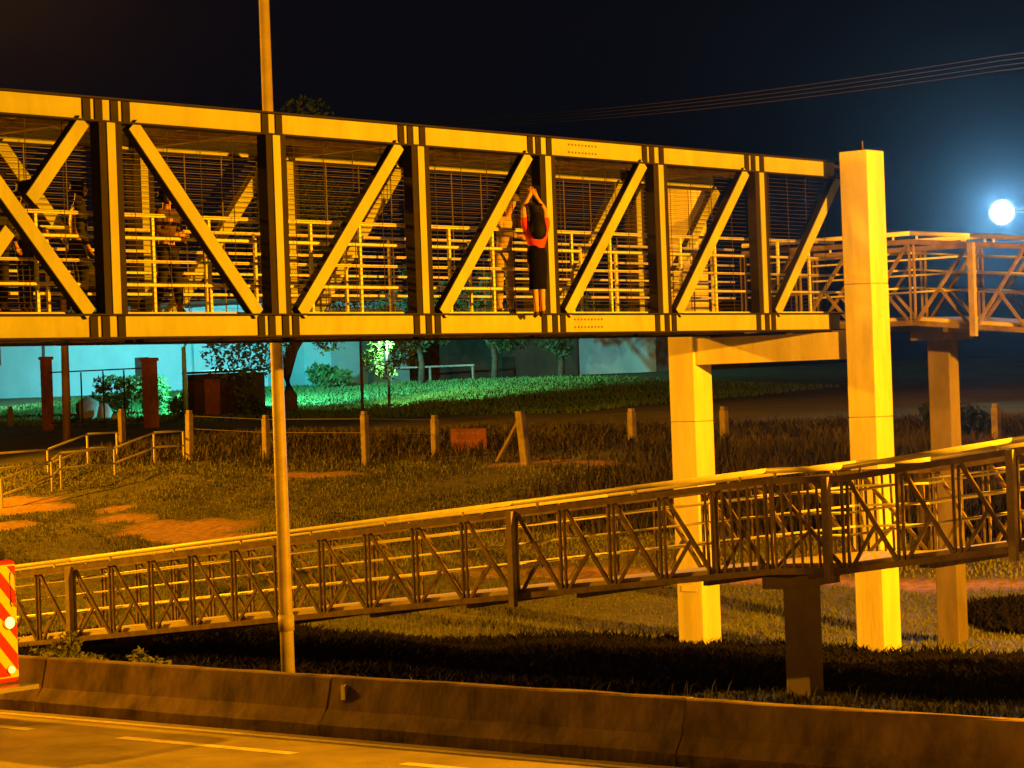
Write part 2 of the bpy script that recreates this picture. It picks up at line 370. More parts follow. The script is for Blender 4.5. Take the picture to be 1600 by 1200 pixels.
# ------------------------------------------------------------------ ramps
POSTM = mat('post_steel', (.30, .26, .19), .6, .35, 6, .1)
def ramp(name, label, zfun, ubreaks, v0, v1, pan, posts, base, dense=None, hgt=1.32, sgn=1):
    """zfun(u): top rail height; ubreaks: flight limits; trusses at v0 and v1"""
    t = thing(name, label, 'ramp', base)
    for vv, out in ((v0, -1), (v1, 1)):
        for a, b in zip(ubreaks[:-1], ubreaks[1:]):
            part('top_rail', MB().bar((a, vv, zfun(a)), (b, vv, zfun(b)), .10, .09, (0, 0, 1)), DARKSTEEL, t)
            part('bottom_chord', MB().bar((a, vv, zfun(a)-hgt), (b, vv, zfun(b)-hgt), .09, .09, (0, 0, 1)), DARKSTEEL, t)
            part('hand_tube', MB().tube([(a, vv, zfun(a)+.15), (b, vv, zfun(b)+.15)], .042, 10), RAIL, t, True)
            for f_ in np.linspace(.1, .9, max(2, int((b-a)/1.6))): part('tube_stub', MB().bar((a+(b-a)*f_, vv, zfun(a+(b-a)*f_)+.04), (a+(b-a)*f_, vv, zfun(a+(b-a)*f_)+.12), .03), RAIL, t)
            for dz, rr in ((.20, .02), (.50, .02), (.82, .02)):
                part('handrail', MB().tube([(a, vv-out*.10, zfun(a)-dz), (b, vv-out*.10, zfun(b)-dz)], rr, 6), RAIL, t, True)
            n = max(1, round((b-a)/pan)); st = (b-a)/n
            for i in range(n+1):
                u = a+st*i
                if i < n or b == ubreaks[-1]:
                    for du in (-.045, .045):
                        part('vertical', MB().bar((u+du, vv, zfun(u)-.05), (u+du, vv, zfun(u)-hgt+.05), .03, .05), DARKSTEEL, t)
                if i < n:
                    q = u+st
                    pt, pb = (u+.08, q-.07) if sgn > 0 else (q-.08, u+.07)
                    A = Vector((pt, vv, zfun(pt)-.05)); B = Vector((pb, vv, zfun(pb)-hgt+.045))
                    part('diagonal', MB().bar(A, B, .055, .05, (0, 1, 0)), DARKSTEEL, t)
                    Mid = A.lerp(B, .55); Cc = Vector((u+.1 if sgn > 0 else q-.1, vv, zfun(u+.1 if sgn > 0 else q-.1)-hgt+.045))
                    part('brace', MB().bar(Cc, Mid-(Mid-Cc).normalized()*.04, .05, .04, (0, 1, 0)), DARKSTEEL, t)
        if dense:
            u = dense[0]
            while u < dense[1]:
                part('baluster', MB().bar((u, vv+out*.035, zfun(u)-.05), (u+.03, vv+out*.035, zfun(u)-hgt+.05), .035, .02), DARKSTEEL, t); u += .15
        for u in posts:
            part('end_post', MB().box(u-.055, u+.055, vv+out*.05, vv+out*.15, zfun(u)-hgt-.16, zfun(u)+.03), POSTM, t)
    for a, b in zip(ubreaks[:-1], ubreaks[1:]):
        za, zb = zfun(a)-hgt+.05, zfun(b)-hgt+.05
        m = MB(); x = (v0+v1)/2; h = (v1-v0)/2-.06
        m.obox((a, x, za), (b, x, zb), (0, h, 0), (0, 0, .06))
        part('deck', m, DECK, t)
        n = max(1, round((b-a)/2.1))
        for i in range(n):
            u = a+(b-a)*(i+.5)/n
            part('cross_beam', MB().box(u-.05, u+.05, v0+.06, v1-.06, zfun(u)-hgt-.12, zfun(u)-hgt-.012), DARKSTEEL, t)
    return t
def zr(u):
    if u <= -20.2: return 3.20+.101*(u+20.2)
    if u <= -18.9: return 3.20+.03*(u+20.2)
    return 3.24+.13*(u+18.9)
RV0, RV1 = 30.5, 33.0
lower = ramp('lower_ramp', 'long sloping lower access ramp with brown truss railings behind the barrier', zr,
             [-40.6, -35.6, -25.0, -20.2, -18.9, -16.2, -10.8, -6.0], RV0, RV1, 1.06, [-35.6, -25.0, -19.15, -16.2, -10.8], (-25, 31.75, 0), dense=(-21.3, -19.2))
def zu(u): return 7.03-.10*max(0, u+22.6)
upper = ramp('upper_ramp', 'upper access ramp running right from the top of the bridge column', zu,
             [-26.2, -22.6, -21.4, -17.0, -12.6, -8.0], 39.0, 41.5, 1.1, [-21.35, -17.0, -12.6], (-18, 40.2, 5.3), hgt=1.45, sgn=-1)
CONC_DARK = mat('grey_raw_concrete', (.20, .17, .14), .9, .4, 2.5, .3, stretch=(1, 1, .3))
def pillar(label, u0, u1, v0, v1, z0, z1, cap=0, cm=None):
    cm = cm or CONC_DARK
    t = thing('ramp_pillar', label, 'pillar', ((u0+u1)/2, (v0+v1)/2, z0), 'concrete pillars under the ramps')
    part('shaft', MB().box(u0, u1, v0, v1, z0, z1-.18), cm, t, bevel=.02)
    part('cap', MB().box(u0-cap, u1+cap, v0-.5*bool(cap), v1+.5*bool(cap), z1-.18, z1), cm, t, bevel=.015)
    return t
pillar('concrete pillar under the lower ramp landing nearest the barrier', -20.66, -20.22, 31.5, 31.86, -.5, zr(-20.2)-1.32-.13, .04, cm=CONC)
pillar('dark concrete pillar holding the upper ramp landing, behind the right bridge column', -22.87, -22.42, 39.9, 40.25, -.7, zu(-22.6)-1.45-.13, .05)
pillar('short concrete pillar under the foot of the lower ramp at far left', -36.2, -35.7, 31.5, 32.0, -.5, zr(-36)-1.32-.13, .03)
pillar('concrete pillar under the upper end of the lower ramp beyond the right edge', -11.1, -10.5, 31.5, 32.0, -.5, zr(-10.8)-1.32-.13, .04)
pillar('concrete pillar under the upper ramp beyond the right edge', -12.9, -12.3, 40, 40.5, -.7, zu(-12.6)-1.45-.13, .04)

# ------------------------------------------------------------------ street lamps (sodium)
def street_lamp(label, u, v, arm, power, h=11.2, color=SODIUM, spot=None, cone=150, blend=.5, name='street_lamp', r0=.11, grp='sodium street lamps along the road', mt=GALV):
    z = float(terr(u, v)); t = thing(name, label, 'street lamp', (u, v, z), grp)
    part('pole', MB().tube([(u, v, z-.3), (u, v, z+1.2), (u, v, h-.4)], [r0, r0*.97, r0*.72], 14), mt, t, True)
    part('collar', MB().tube([(u, v, z+1.05), (u, v, z+1.3)], [r0*1.12, r0*1.12], 14), mt, t, True)
    ya = v+arm
    part('arm', MB().tube([(u, v, h-.45), (u, v+arm*.12, h-.12), (u, v+arm*.4, h+.08), (u, ya, h+.12)], [.055, .05, .045, .04], 10), mt, t, True)
    s = 1 if arm > 0 else -1
    hd = part('lamp_head', MB().obox((u, ya-.1*s, h+.13), (u, ya+.55*s, h+.15), (.15, 0, 0), (0, 0, .07)), mt, t, bevel=.03)
    part('lens', MB().obox((u, ya+.05*s, h+.045), (u, ya+.5*s, h+.055), (.11, 0, 0), (0, 0, .012)), mat('lens_'+name, (.8, .7, .5), .3, .1, 5, 0, emit=color, strength=25), hd)
    ld = bpy.data.lights.new('lamp_light', 'SPOT' if spot else 'POINT'); ld.energy = power; ld.color = color; ld.shadow_soft_size = .12
    lo = bpy.data.objects.new('lamp_light', ld); col.objects.link(lo); lo.parent = t; lo.location = Vector((u, ya+.28*s, h-.12))-Vector((u, v, z))
    if spot: ld.spot_size = R(cone); ld.spot_blend = blend; lo.rotation_euler = Vector(spot).to_track_quat('-Z', 'Y').to_euler()
    return t
street_lamp('tall round lamp pole rising behind the footbridge, cut off by the top edge', -27.55, 27.9, -5.0, 1800, h=12)
street_lamp('sodium street lamp beyond the right edge of the picture', -2.5, 34.6, -3.1, 82000, h=7.6)
street_lamp('sodium street lamp far beyond the left edge of the picture', -44.0, 28.2, -5.0, 29000)
street_lamp('added sodium lamp, unseen beyond the left edge, lighting the slope and stairs', -84.0, 42.0, 2.0, 92000, h=11, spot=(34, 9, -8.5), cone=105, blend=.7)  # unseen lamp, added to brighten the slope from the left

# ------------------------------------------------------------------ grass, weeds, shrubs
GRASS = mat('grass_blade', (.16, .19, .045), .8, .55, .6, 0)
FIELD = mat('field_grass_blade', (.24, .26, .06), .85, .5, .5, 0)
DRY = mat('dry_grass_blade', (.10, .092, .028), .85, .5, .6, 0)
def blades(name, u, v, h, w, lean, m, label, cat, z=None, parent=None):
    n = len(u); z = terr(u, v) if z is None else z
    a = RNG.uniform(0, 2*np.pi, n); l = RNG.normal(0, lean, (n, 2))*h[:, None]
    dx, dy = np.cos(a)*w/2, np.sin(a)*w/2
    P = np.empty((n, 5, 3))
    P[:, 0] = np.stack([u-dx, v-dy, z-.02], 1); P[:, 1] = np.stack([u+dx, v+dy, z-.02], 1)
    P[:, 2] = np.stack([u+dx*.7+l[:, 0]*.4, v+dy*.7+l[:, 1]*.4, z+h*.6], 1); P[:, 3] = np.stack([u-dx*.7+l[:, 0]*.4, v-dy*.7+l[:, 1]*.4, z+h*.6], 1)
    P[:, 4] = np.stack([u+l[:, 0], v+l[:, 1], z+h], 1)
    me = bpy.data.meshes.new(name); b = np.arange(n)[:, None]*5
    q = (b+np.array([[0, 1, 2, 3]])); t = (b+np.array([[3, 2, 4]]))
    me.vertices.add(n*5); me.vertices.foreach_set('co', P.reshape(-1))
    loops = np.concatenate([np.concatenate([q, t], 1).reshape(-1)])
    me.loops.add(n*7); me.loops.foreach_set('vertex_index', loops.astype(np.int32))
    ls = (np.arange(n)[:, None]*7+np.array([[0, 4]])).reshape(-1)
    me.polygons.add(n*2); me.polygons.foreach_set('loop_start', ls.astype(np.int32)); me.update(calc_edges=True); me.validate()
    o = put(name, me, m); return tag(o, label, cat, kind='stuff')
def scatter(n, u0, u1, v0, v1, keep):
    u = RNG.uniform(u0, u1, n); v = RNG.uniform(v0, v1, n); k = keep(u, v); return u[k], v[k]
u, v = scatter(260000, -72, -8, 25.6, 46, lambda u, v: (dirtmask(u, v) < .35) & (darkmask(u, v) < .4) & (RNG.uniform(0, 1, len(u)) < .55+.45*vnoise(u, v, .8)) & ~((u < -19.8) & (u > -20.6) & (v > 31.4) & (v < 32.1)))
n = len(u); blades('short_grass', u, v, RNG.uniform(.04, .13, n)*(1+.6*vnoise(u, v, .5)), np.full(n, .03), .45, GRASS, 'short rough grass covering the verge below the ramps', 'grass')
u, v = scatter(150000, -75, -20, 46, 60, lambda u, v: (dirtmask(u, v) < .35) & (RNG.uniform(0, 1, len(u)) < .5+.5*vnoise(u, v, .7)))
n = len(u); blades('field_grass', u, v, RNG.uniform(.04, .13, n)*(1+.6*vnoise(u, v, .4)), np.full(n, .045), .45, FIELD, 'patchy grass on the slope in front of the fence', 'grass')
u, v = scatter(60000, -72, -20, 57.5, 68, lambda u, v: RNG.uniform(0, 1, len(u)) < np.clip((v-59.0+1.4*vnoise(u, v, .5))/4, 0, 1)*(.6+.4*vnoise(u, v, .35)))
n = len(u); blades('dry_grass', u, v, RNG.uniform(.12, .42, n), np.full(n, .06), .4, DRY, 'tall dry grass along the foot of the fence', 'grass')
u, v = scatter(30000, -44, -22, 50, 60, lambda u, v: RNG.uniform(0, 1, len(u)) < np.clip((u+44)/6, 0, 1)*.8)
n = len(u); blades('tall_grass', u, v, RNG.uniform(.25, .75, n), np.full(n, .05), .3, DRY, 'tall pale grass on the slope behind the bridge pier', 'grass')
u, v = scatter(50000, -112, -62, 80, 100, lambda u, v: np.ones(len(u), bool))
n = len(u); blades('lawn_grass', u, v, RNG.uniform(.08, .2, n), np.full(n, .1), .4, mat('lawn_blade', (.10, .20, .05), .8, .4, .5, 0), 'bright green lawn in front of the pale building', 'grass')
u, v = scatter(5000, -34, -10, 25.6, 31.2, lambda u, v: RNG.uniform(0, 1, len(u)) < .25+.55*np.clip((u+24)/6, 0, 1)*(.5+.5*vnoise(u, v, 1.1)))
n = len(u); blades('verge_weeds', u, v, RNG.uniform(.08, .3, n), np.full(n, .025), .4, GRASS, 'weeds growing just behind the concrete barrier', 'weeds')

DARKBLADE = mat('near_black_blade', (.016, .015, .007), .9, .5, 2, 0, spec=.05)  # near-black blades for the strip and the painted shadow patch
u, v = scatter(230000, -42, -7, 28, 46, lambda u, v: darkmask(u, v) > .5)
n = len(u); blades('dark_blades', u, v, RNG.uniform(.08, .26, n)*(1+.5*vnoise(u, v, 1.2)), np.full(n, .075), .6, DARKBLADE, 'low near black blades on the verge under the ramp, plus a patch standing in for shadow', 'dark_cover')
def leaf_cloud(cs, n, size, squash=.8):
    """cs: list of (centre, radius); leaf quads spread in the clumps"""
    cs = list(cs); wts = np.array([r**2.4 for _, r in cs]); wts /= wts.sum()
    pick = RNG.choice(len(cs), n, p=wts)
    C = np.array([c for c, _ in cs])[pick]; rr = np.array([r for _, r in cs])[pick]
    d = RNG.normal(0, 1, (n, 3)); d /= np.linalg.norm(d, axis=1)[:, None]
    P = C+d*(rr*RNG.uniform(.35, 1, n)**.6)[:, None]*np.array([1, 1, squash])
    a = RNG.normal(0, 1, (n, 3)); a /= np.linalg.norm(a, axis=1)[:, None]
    b = np.cross(a, RNG.normal(0, 1, (n, 3))); b /= np.linalg.norm(b, axis=1)[:, None]
    s = (size*RNG.uniform(.6, 1.35, n))[:, None]
    Q = np.stack([P-a*s, P+b*s*.45, P+a*s, P-b*s*.45], 1)
    m = MB(); m.v = [tuple(x) for x in Q.reshape(-1, 3)]; m.f = [(4*i, 4*i+1, 4*i+2, 4*i+3) for i in range(n)]; return m
def tree(label, base, path, rad, limbs, clumps, n, size, lm, group=None, name='tree'):
    t = thing(name, label, 'tree', base, group)
    tr = MB().tube(path, rad, 10)
    part('trunk', tr, BARK, t, True)
    for lb, r in limbs: part('limb', MB().tube(lb, r, 7), BARK, t, True)
    part('crown', leaf_cloud(clumps, n, size), lm, t)
    return t
bx, by, bz = -81.5, 83.2, 3.7
path = [(bx, by, bz-.3), (bx+.12, by, bz+.9), (bx-.1, by, bz+2.0), (bx+.35, by, bz+3.0), (bx+1.1, by, bz+3.8), (bx+1.8, by, bz+5.0), (bx+2.0, by, bz+6.6)]
limbs = [([(bx+.5, by, bz+3.2), (bx-.7, by+.5, bz+4.6), (bx-1.8, by+1, bz+6.8)], [.18, .14, .07]), ([(bx+1.2, by, bz+4), (bx+2.8, by-.5, bz+4.6), (bx+4.6, by-1, bz+6)], [.17, .12, .06]),
         ([(bx+1.9, by, bz+5.6), (bx+3.2, by+1, bz+8), (bx+3.8, by+1.5, bz+10)], [.15, .1, .05])]
cl = [((bx+2+random.gauss(0, 2.2), by+random.gauss(0, 1.6), bz+7.6+random.gauss(0, 2.4)), random.uniform(.8, 1.7)) for _ in range(26)]
cl += [((bx-.9, by+.6, bz+4.4), .7), ((bx+.9, by+.5, bz+4.3), .6), ((bx+1.9, by+.4, bz+3.4), .55), ((bx+4.2, by-.6, bz+5.6), 1.0)]
tree('tree with thick curved dark trunk growing beside the pale building', (bx, by, bz), path, [.42, .34, .3, .28, .24, .2, .12], limbs, cl, 9000, .13, LEAF)
bx, by, bz = -76.3, 84.4, 3.8
tree('small leafy tree with thin stem standing on the bright lawn', (bx, by, bz), [(bx, by, bz-.2), (bx+.03, by, bz+1.2), (bx-.04, by, bz+2.2), (bx, by, bz+3.2)], [.07, .06, .05, .03],
     [([(bx, by, bz+1.3), (bx-.5, by, bz+1.9), (bx-.9, by, bz+2.5)], [.04, .03, .02]), ([(bx, by, bz+1.6), (bx+.6, by, bz+2.1), (bx+1.1, by, bz+2.5)], [.04, .03, .02])],
     [((bx-.85, by, bz+2.4), .55), ((bx-.5, by+.2, bz+1.8), .45), ((bx+.9, by, bz+2.5), .6), ((bx+.5, by-.2, bz+2.0), .4), ((bx, by, bz+3), .6), ((bx-.2, by+.3, bz+1.6), .35), ((bx-1.3, by, bz+2.0), .3), ((bx+1.5, by, bz+2.1), .35), ((bx+1.0, by, bz+3.3), .6), ((bx-.9, by, bz+3.5), .7), ((bx+.2, by, bz+4.2), .7), ((bx+1.5, by+.2, bz+3.0), .3)], 1500, .12, LEAF)
for q, (bx, by, hh, lab) in enumerate(((-86.2, 97.9, 6.2, 'dark round tree left of the dim brown building'), (-83.3, 100.4, 7.0, 'tallest dark tree before the middle of the dim brown building'), (-80.6, 102.6, 5.6, 'dark tree close to the pale wall section of the brown building'))):
    bz = float(terr(bx, by)); rr = random.Random(40+q)
    tree(lab, (bx, by, bz), [(bx, by, bz-.3), (bx+.1, by, bz+1.1), (bx-.05, by, bz+2.2), (bx+.1, by, bz+3.6)], [.2, .16, .13, .07],
         [([(bx, by, bz+1.6), (bx-.8, by, bz+2.4), (bx-1.5, by+.2, bz+3.2)], [.08, .06, .03]), ([(bx, by, bz+1.9), (bx+.7, by-.2, bz+2.7), (bx+1.4, by, bz+3.6)], [.08, .06, .03])],
         [((bx+rr.gauss(0, 1.0), by+rr.gauss(0, .7), bz+hh*.55+rr.gauss(0, hh*.17)), rr.uniform(.5, 1.1)) for _ in range(15)], 2600, .13, LEAFD, 'dark trees before the brown building')
def bush(label, base, clumps, n, size, lm, name='bush', group=None):
    t = thing(name, label, 'bush', base, group); x, y, z = base
    part('foliage', leaf_cloud([((x+a, y+b, z+c), r) for a, b, c, r in clumps], n, size), lm, t)
    for i in range(5):
        a, b, c, r = clumps[i % len(clumps)]
        part('stem', MB().tube([(x+a*.3, y+b*.3, z-.1), (x+a*.7, y+b*.7, z+c*.5), (x+a, y+b, z+c)], [.03, .022, .01], 5), BARK, t)
    return t
bush('wide clipped green hedge between the two brick gate pillars', (-93.5, 84.2, 3.8), [(x*.62-2.1, random.uniform(-.3, .3), .5+random.uniform(0, .9), random.uniform(.5, .75)) for x in range(8)]+[(x*.8-2, 0, 1.7, .5) for x in range(6)], 2600, .12, LEAF, 'hedge')
bush('round low shrub right of the hedge beside the brick pillar', (-88.6, 83.2, 3.75), [(0, 0, .6, .7), (.5, 0, .5, .5), (-.5, 0, .45, .5)], 700, .12, LEAF)
bush('dark shrub growing against the right side of the shed', (-82.6, 81.6, 3.65), [(0, 0, .6, .7), (.5, 0, .4, .5), (-.3, 0, 1.2, .5), (.2, 0, 1.6, .35)], 800, .12, LEAFD)
bush('pale green shrub near the corner of the pale building', (-92.5, 97.6, 4.8), [(0, 0, .7, .8), (1, 0, .6, .6), (-.8, 0, .9, .7)], 700, .16, LEAF)
bush('tufty weed bush rising behind the barrier at the foot of the ramp', (-31.4, 26.6, 0.0), [(0, 0, .5, .42), (.6, 0, .4, .38), (-.6, .1, .45, .35), (1.1, .1, .3, .3), (.2, 0, .85, .22)], 1500, .055, GRASS)
bush('small weed clump behind the barrier near the lamp pole', (-28.9, 26.3, 0.0), [(0, 0, .45, .35), (.4, 0, .35, .3), (-.3, 0, .7, .2)], 700, .05, GRASS)
bush('dark bush in the shadow near the right edge by the fence', (-35.6, 63.5, 2.7), [(0, 0, .6, .7), (.7, 0, .5, .6), (-.6, 0, .8, .5)], 700, .11, LEAFD)

# ------------------------------------------------------------------ fence posts, sign, stairway
FP = [(-64.3, 60.6, 1.8, 'concrete fence post at the top of the stair railing', .06), (-60.8, 60.9, 1.5, 'leaning fence post just left of the lamp pole', .02), (-54.7, 59.3, 1.75, 'pale fence post right of the lamp pole', 0),
      (-53.2, 61.0, 1.35, 'slim fence post left of the orange board', .02), (-47.1, 63.5, 1.1, 'short fence post left of the far bridge column', 0), (-43.3, 63.1, 1.1, 'short fence post right of the far bridge column', 0),
      (-33.6, 62.3, 1.1, 'fence post near the right edge below the upper ramp', 0), (-97.0, 79.5, 1.0, 'low fence post near the left edge before the lawn', 0), (-71.9, 64.3, 1.5, 'dim fence post behind the stair railing', 0)]
for a, b, h, lab, ln in FP:
    z = float(terr(a, b)); t = thing('fence_post', lab, 'fence post', (a, b, z), 'old fence posts across the slope')
    part('shaft', MB().obox((a, b, z-.3), (a+ln, b, z+h-.12), (.105, 0, 0), (0, .105, 0)), WOODC, t, bevel=.02)
    part('cap', MB().obox((a+ln, b, z+h-.12), (a+ln*1.1, b, z+h), (.085, 0, 0), (0, .085, 0)), WOODC, t, bevel=.02)
a, b = -47.75, 58.9; z = float(terr(a, b))
t = thing('fence_post', 'stout leaning fence post propped by a slanting strut', 'fence post', (a, b, z), 'old fence posts across the slope')
part('shaft', MB().obox((a+.05, b, z-.3), (a-.14, b, z+1.65), (.125, 0, 0), (0, .125, 0)), WOODC, t, bevel=.02)
part('strut', MB().obox((a-1.55, b+.5, z+.1), (a-.24, b+.02, z+1.35), (.05, 0, 0), (0, .05, 0)), WOODC, t)
# wires between the posts
line = [(-64.3, 60.6, 1.6), (-60.8, 60.9, 1.35), (-54.7, 59.3, 1.5), (-53.2, 61.0, 1.2)]
for i, dz in enumerate((0, -.45)):
    pts = [(a, b, float(terr(a, b))+h+dz) for a, b, h in line]
    tag(part('fence_wire', MB().tube(pts, .008, 4), GALV), ['upper', 'lower'][i]+' slack wire strung between the fence posts', 'wire')
a, b = -52.7, 62.1; z = float(terr(a, b))
t = thing('board_sign', 'orange board sign hung on low posts before the dark bank', 'sign', (a, b, z))
d = Vector((.79, .61, 0)); nrm = Vector((.61, -.79, 0))
p0 = Vector((a, b, z+.35)); 
part('board', MB().obox(p0-d*.58, p0+d*.58+Vector((0, 0, -.03)), (0, 0, .38), nrm*.02), mat('orange_board', (.62, .24, .09), .7, .35, 3, .1), t)
p0 = p0+nrm*.024
for i in range(2):
    for j in range(5): part('faded_letter', MB().obox(p0+d*(-.42+j*.17)+Vector((0, 0, .22-i*.25)), p0+d*(-.31+j*.17)+Vector((0, 0, .22-i*.25)), (0, 0, .05), nrm*.003), mat('faded_paint', (.72, .36, .16), .8, .4, 20, 0), t)
for e in (-.4, .4):
    q = Vector((a, b, z))+d*e-nrm*.06; part('leg', MB().obox(q-Vector((0, 0, .3)), q+Vector((0, 0, .7)), (.035, 0, 0), (0, .035, 0)), WOODC, t)

st = thing('stairway', 'concrete steps with pale metal railings climbing the slope at left', 'stairs', (-66.7, 53, 1.2))
def zw(v):
    return float(np.interp(v, [52.6, 53.6, 54.6, 55.3, 57.7, 59.5, 61.3], [1.15, 1.5, 1.5, 1.98, 2.02, 2.5, 2.52]))
vv = [52.6, 52.95, 53.3, 53.65, 54.7, 55.0, 55.3, 57.7, 58.15, 58.6, 59.05, 59.5, 61.3]
for a, b in zip(vv[:-1], vv[1:]): part('step', MB().box(-68.3, -65.2, a+.002, b, zw(a)-.8, zw((a+b)/2 if b-a < .6 else b)-.32), CONC, st, bevel=.015)
RL = mat('pale_railing_paint', (.66, .62, .5), .5, .25, 8, .05)
for uu, pv in ((-65.0, [52.8, 54.95, 55.35, 57.75, 59.6, 61.0]), (-68.5, [52.8, 54.6, 55.35, 57.75, 59.6, 61.0])):
    for q in pv: part('railing_post', MB().tube([(uu, q, zw(q)-.75), (uu, q, zw(q)+1.0)], .042, 8), RL, st, True)
    for a, b in zip(pv[:-1], pv[1:]):
        for h in (1.0, .48): part('rail', MB().tube([(uu, a, zw(a)+h), (uu, b, zw(b)+h)], .036, 8), RL, st, True)

# ------------------------------------------------------------------ background place
def brick_pillar(label, u, v, h, w):
    z = float(terr(u, v)); t = thing('brick_pillar', label, 'pillar', (u, v, z), 'brick gate pillars')
    part('shaft', MB().box(u-w, u+w, v-w, v+w, z-.5, z+h-.15), BRICK, t, bevel=.02)
    part('cap', MB().box(u-w-.05, u+w+.05, v-w-.05, v+w+.05, z+h-.148, z+h), BRICK, t, bevel=.02)
brick_pillar('dark brick gate pillar at left before the pale building', -89.8, 75.8, 3.4, .2)
brick_pillar('stout red brick gate pillar left of the dark shed', -82.8, 75.8, 3.1, .25)
t = thing('wooden_pole', 'tall brown wooden pole between the two brick gate pillars', 'pole', (-78.6, 67.3, 3.05))
part('shaft', MB().tube([(-78.6, 67.3, 2.6), (-78.55, 67.3, 5), (-78.5, 67.3, 9.2)], [.19, .17, .13], 10), mat('pole_wood', (.30, .19, .10), .9, .4, 4, .3, stretch=(1, 1, .15)), t, True)
part('crossarm', MB().obox((-79.2, 67.1, 8.9), (-77.8, 67.1, 8.9), (0, .05, 0), (0, 0, .06)), BARK, t)
gt = thing('gate_frame', 'thin black metal gate frame spanning between the brick pillars', 'gate', (-86.3, 75.8, 3.4))
part('top_bar', MB().bar((-89.58, 75.8, 6.05), (-83.06, 75.8, 6.05), .06), BLACK, gt)
part('bottom_bar', MB().bar((-89.58, 75.8, 3.7), (-83.06, 75.8, 3.7), .05), BLACK, gt)
for x in (-87.4, -85.9, -84.5): part('upright', MB().bar((x, 75.8, 3.3), (x, 75.8, 6.0), .05, n=(0, 1, 0)), BLACK, gt)
bd = thing('pale_building', 'pale blue white plastered building behind the lawn at left', 'building', (-112, 103, 4.6))
part('wall', MB().box(-132, -99.5, 100, 112, 3.5, 9.9), WALLB, bd)
part('side_wing', MB().box(-99.5, -97.4, 103, 105.5, 3.5, 9.2), WALLB, bd)
part('roof', MB().box(-132.4, -99.1, 99.5, 112.4, 9.9, 10.15), WALLD, bd)
part('pilaster', MB().box(-106.3, -105.5, 99.86, 99.998, 3.5, 9.9), WALLB, bd)
part('plinth', MB().box(-132, -99.5, 99.9, 99.997, 3.5, 5.0), mat('green_plinth', (.30, .46, .36), .9, .3, 1, .1), bd)
for x in (-123.4,):
    w = part('window', MB().box(x-.8, x+.8, 99.95, 99.999, 7.0, 8.3), mat('window_frame_paint', (.4, .45, .45), .6, .2, 3, 0), bd)
    for e in (-.38, .38): part('pane', MB().box(x+e-.34, x+e+.34, 99.93, 99.948, 7.08, 8.22), GLASSD, w)
for x, z in ((-101.8, 7.4), (-101.2, 6.9), (-103.0, 7.6)): part('vent', MB().box(x-.14, x+.14, 99.94, 99.998, z-.14, z+.14), DARKP, bd)
part('side_door', MB().box(-110.4, -109.3, 99.93, 99.996, 5.0, 7.1), DARKP, bd)
part('gutter', MB().tube([(-132, 99.4, 9.85), (-99.2, 99.4, 9.85)], .07, 6), DARKP, bd)
part('downpipe', MB().tube([(-118.5, 99.8, 4.4), (-118.5, 99.8, 9.8)], .06, 6), DARKP, bd)
b2 = thing('long_low_building', 'long dim brown walled building beyond the dark lawn at centre', 'building', (-94, 120, 4.4))
part('wall', MB().box(-106, -91.4, 118, 126, 3.6, 9.0), WALLD, b2)
part('wall', MB().box(-85.6, -84.4, 118, 126, 3.6, 9.0), WALLD, b2)
part('pale_wall', MB().box(-91.4, -85.6, 118.2, 126, 3.6, 8.6), mat('grey_plaster', (.46, .52, .52), .9, .3, .6, .1), b2)
part('roof', MB().box(-106.4, -84.0, 117.5, 126.4, 9.0, 9.2), DARKP, b2)
part('door', MB().box(-97.2, -96.2, 117.95, 117.998, 4.2, 6.4), DARKP, b2)
t = thing('barrier_rail', 'thin white horizontal rail before the dim brown building', 'rail', (-97, 108, 4.4))
z = float(terr(-97, 110)); part('bar', MB().bar((-99.6, 110, z+.85), (-94.4, 112, z+.85), .1), RL, t)
for f in (0, .5, 1): part('post', MB().bar((-99.5+f*5, 110.05+f*1.9, z-.2), (-99.5+f*5, 110.05+f*1.9, z+.8), .09), RL, t)
t = thing('low_wall', 'pale low wall far off at right under the floodlight', 'wall', (-74, 133, 4.3))
part('wall', MB().obox((-80, 128.6, 4.2), (-62, 143.3, 4.2), (0, .1, 0), (0, 0, .25)), WALLB, t)
part('coping', MB().obox((-80, 128.6, 4.48), (-62, 143.3, 4.48), (0, .16, 0), (0, 0, .03)), WALLB, t)
sh = thing('shed', 'dark brown boxy shed beside the curved tree', 'shed', (-85.8, 83.4, 3.7))
part('wall', MB().box(-87.6, -84.4, 82.6, 84.6, 3.3, 5.75), DARKP, sh)
part('roof', MB().obox((-86, 82.4, 5.82), (-86, 84.8, 5.9), (1.75, 0, 0), (0, 0, .05)), DARKP, sh)
part('door', MB().box(-86.4, -85.4, 82.55, 82.598, 3.7, 5.5), BRICK, sh)
def rock(label, c, r, seed):
    rr = random.Random(seed); bm = bmesh.new(); bmesh.ops.create_icosphere(bm, subdivisions=2, radius=1)
    for q in bm.verts: q.co *= rr.uniform(.8, 1.1); q.co = Vector((q.co.x*r[0], q.co.y*r[1], q.co.z*r[2]))
    me = bpy.data.meshes.new('rock'); bm.to_mesh(me); bm.free()
    return tag(put('rock', me, mat('pale_stone', (.55, .56, .52), .9, .3, 2, .3), None, c, True), label, 'rock', 'pale stones by the hedge')
rock('largest pale stone in front of the hedge', (-94.6, 82.4, 4.2), (.7, .5, .75), 3)
rock('pale stone leaning right of the gate upright by the hedge', (-93.1, 82.2, 4.0), (.4, .35, .6), 5)
rock('smallest pale stone low in the grass by the hedge', (-91.6, 81.6, 3.75), (.35, .3, .3), 8)
street_lamp('park lamp on a thin dark pole standing on the bright lawn', -76.0, 82.3, 1.6, 9000, h=7.45, color=(.42, 1.0, .55), spot=(-.45, .7, -.6), cone=112, name='park_lamp', r0=.07, grp='green white park lamps', mt=DARKP)
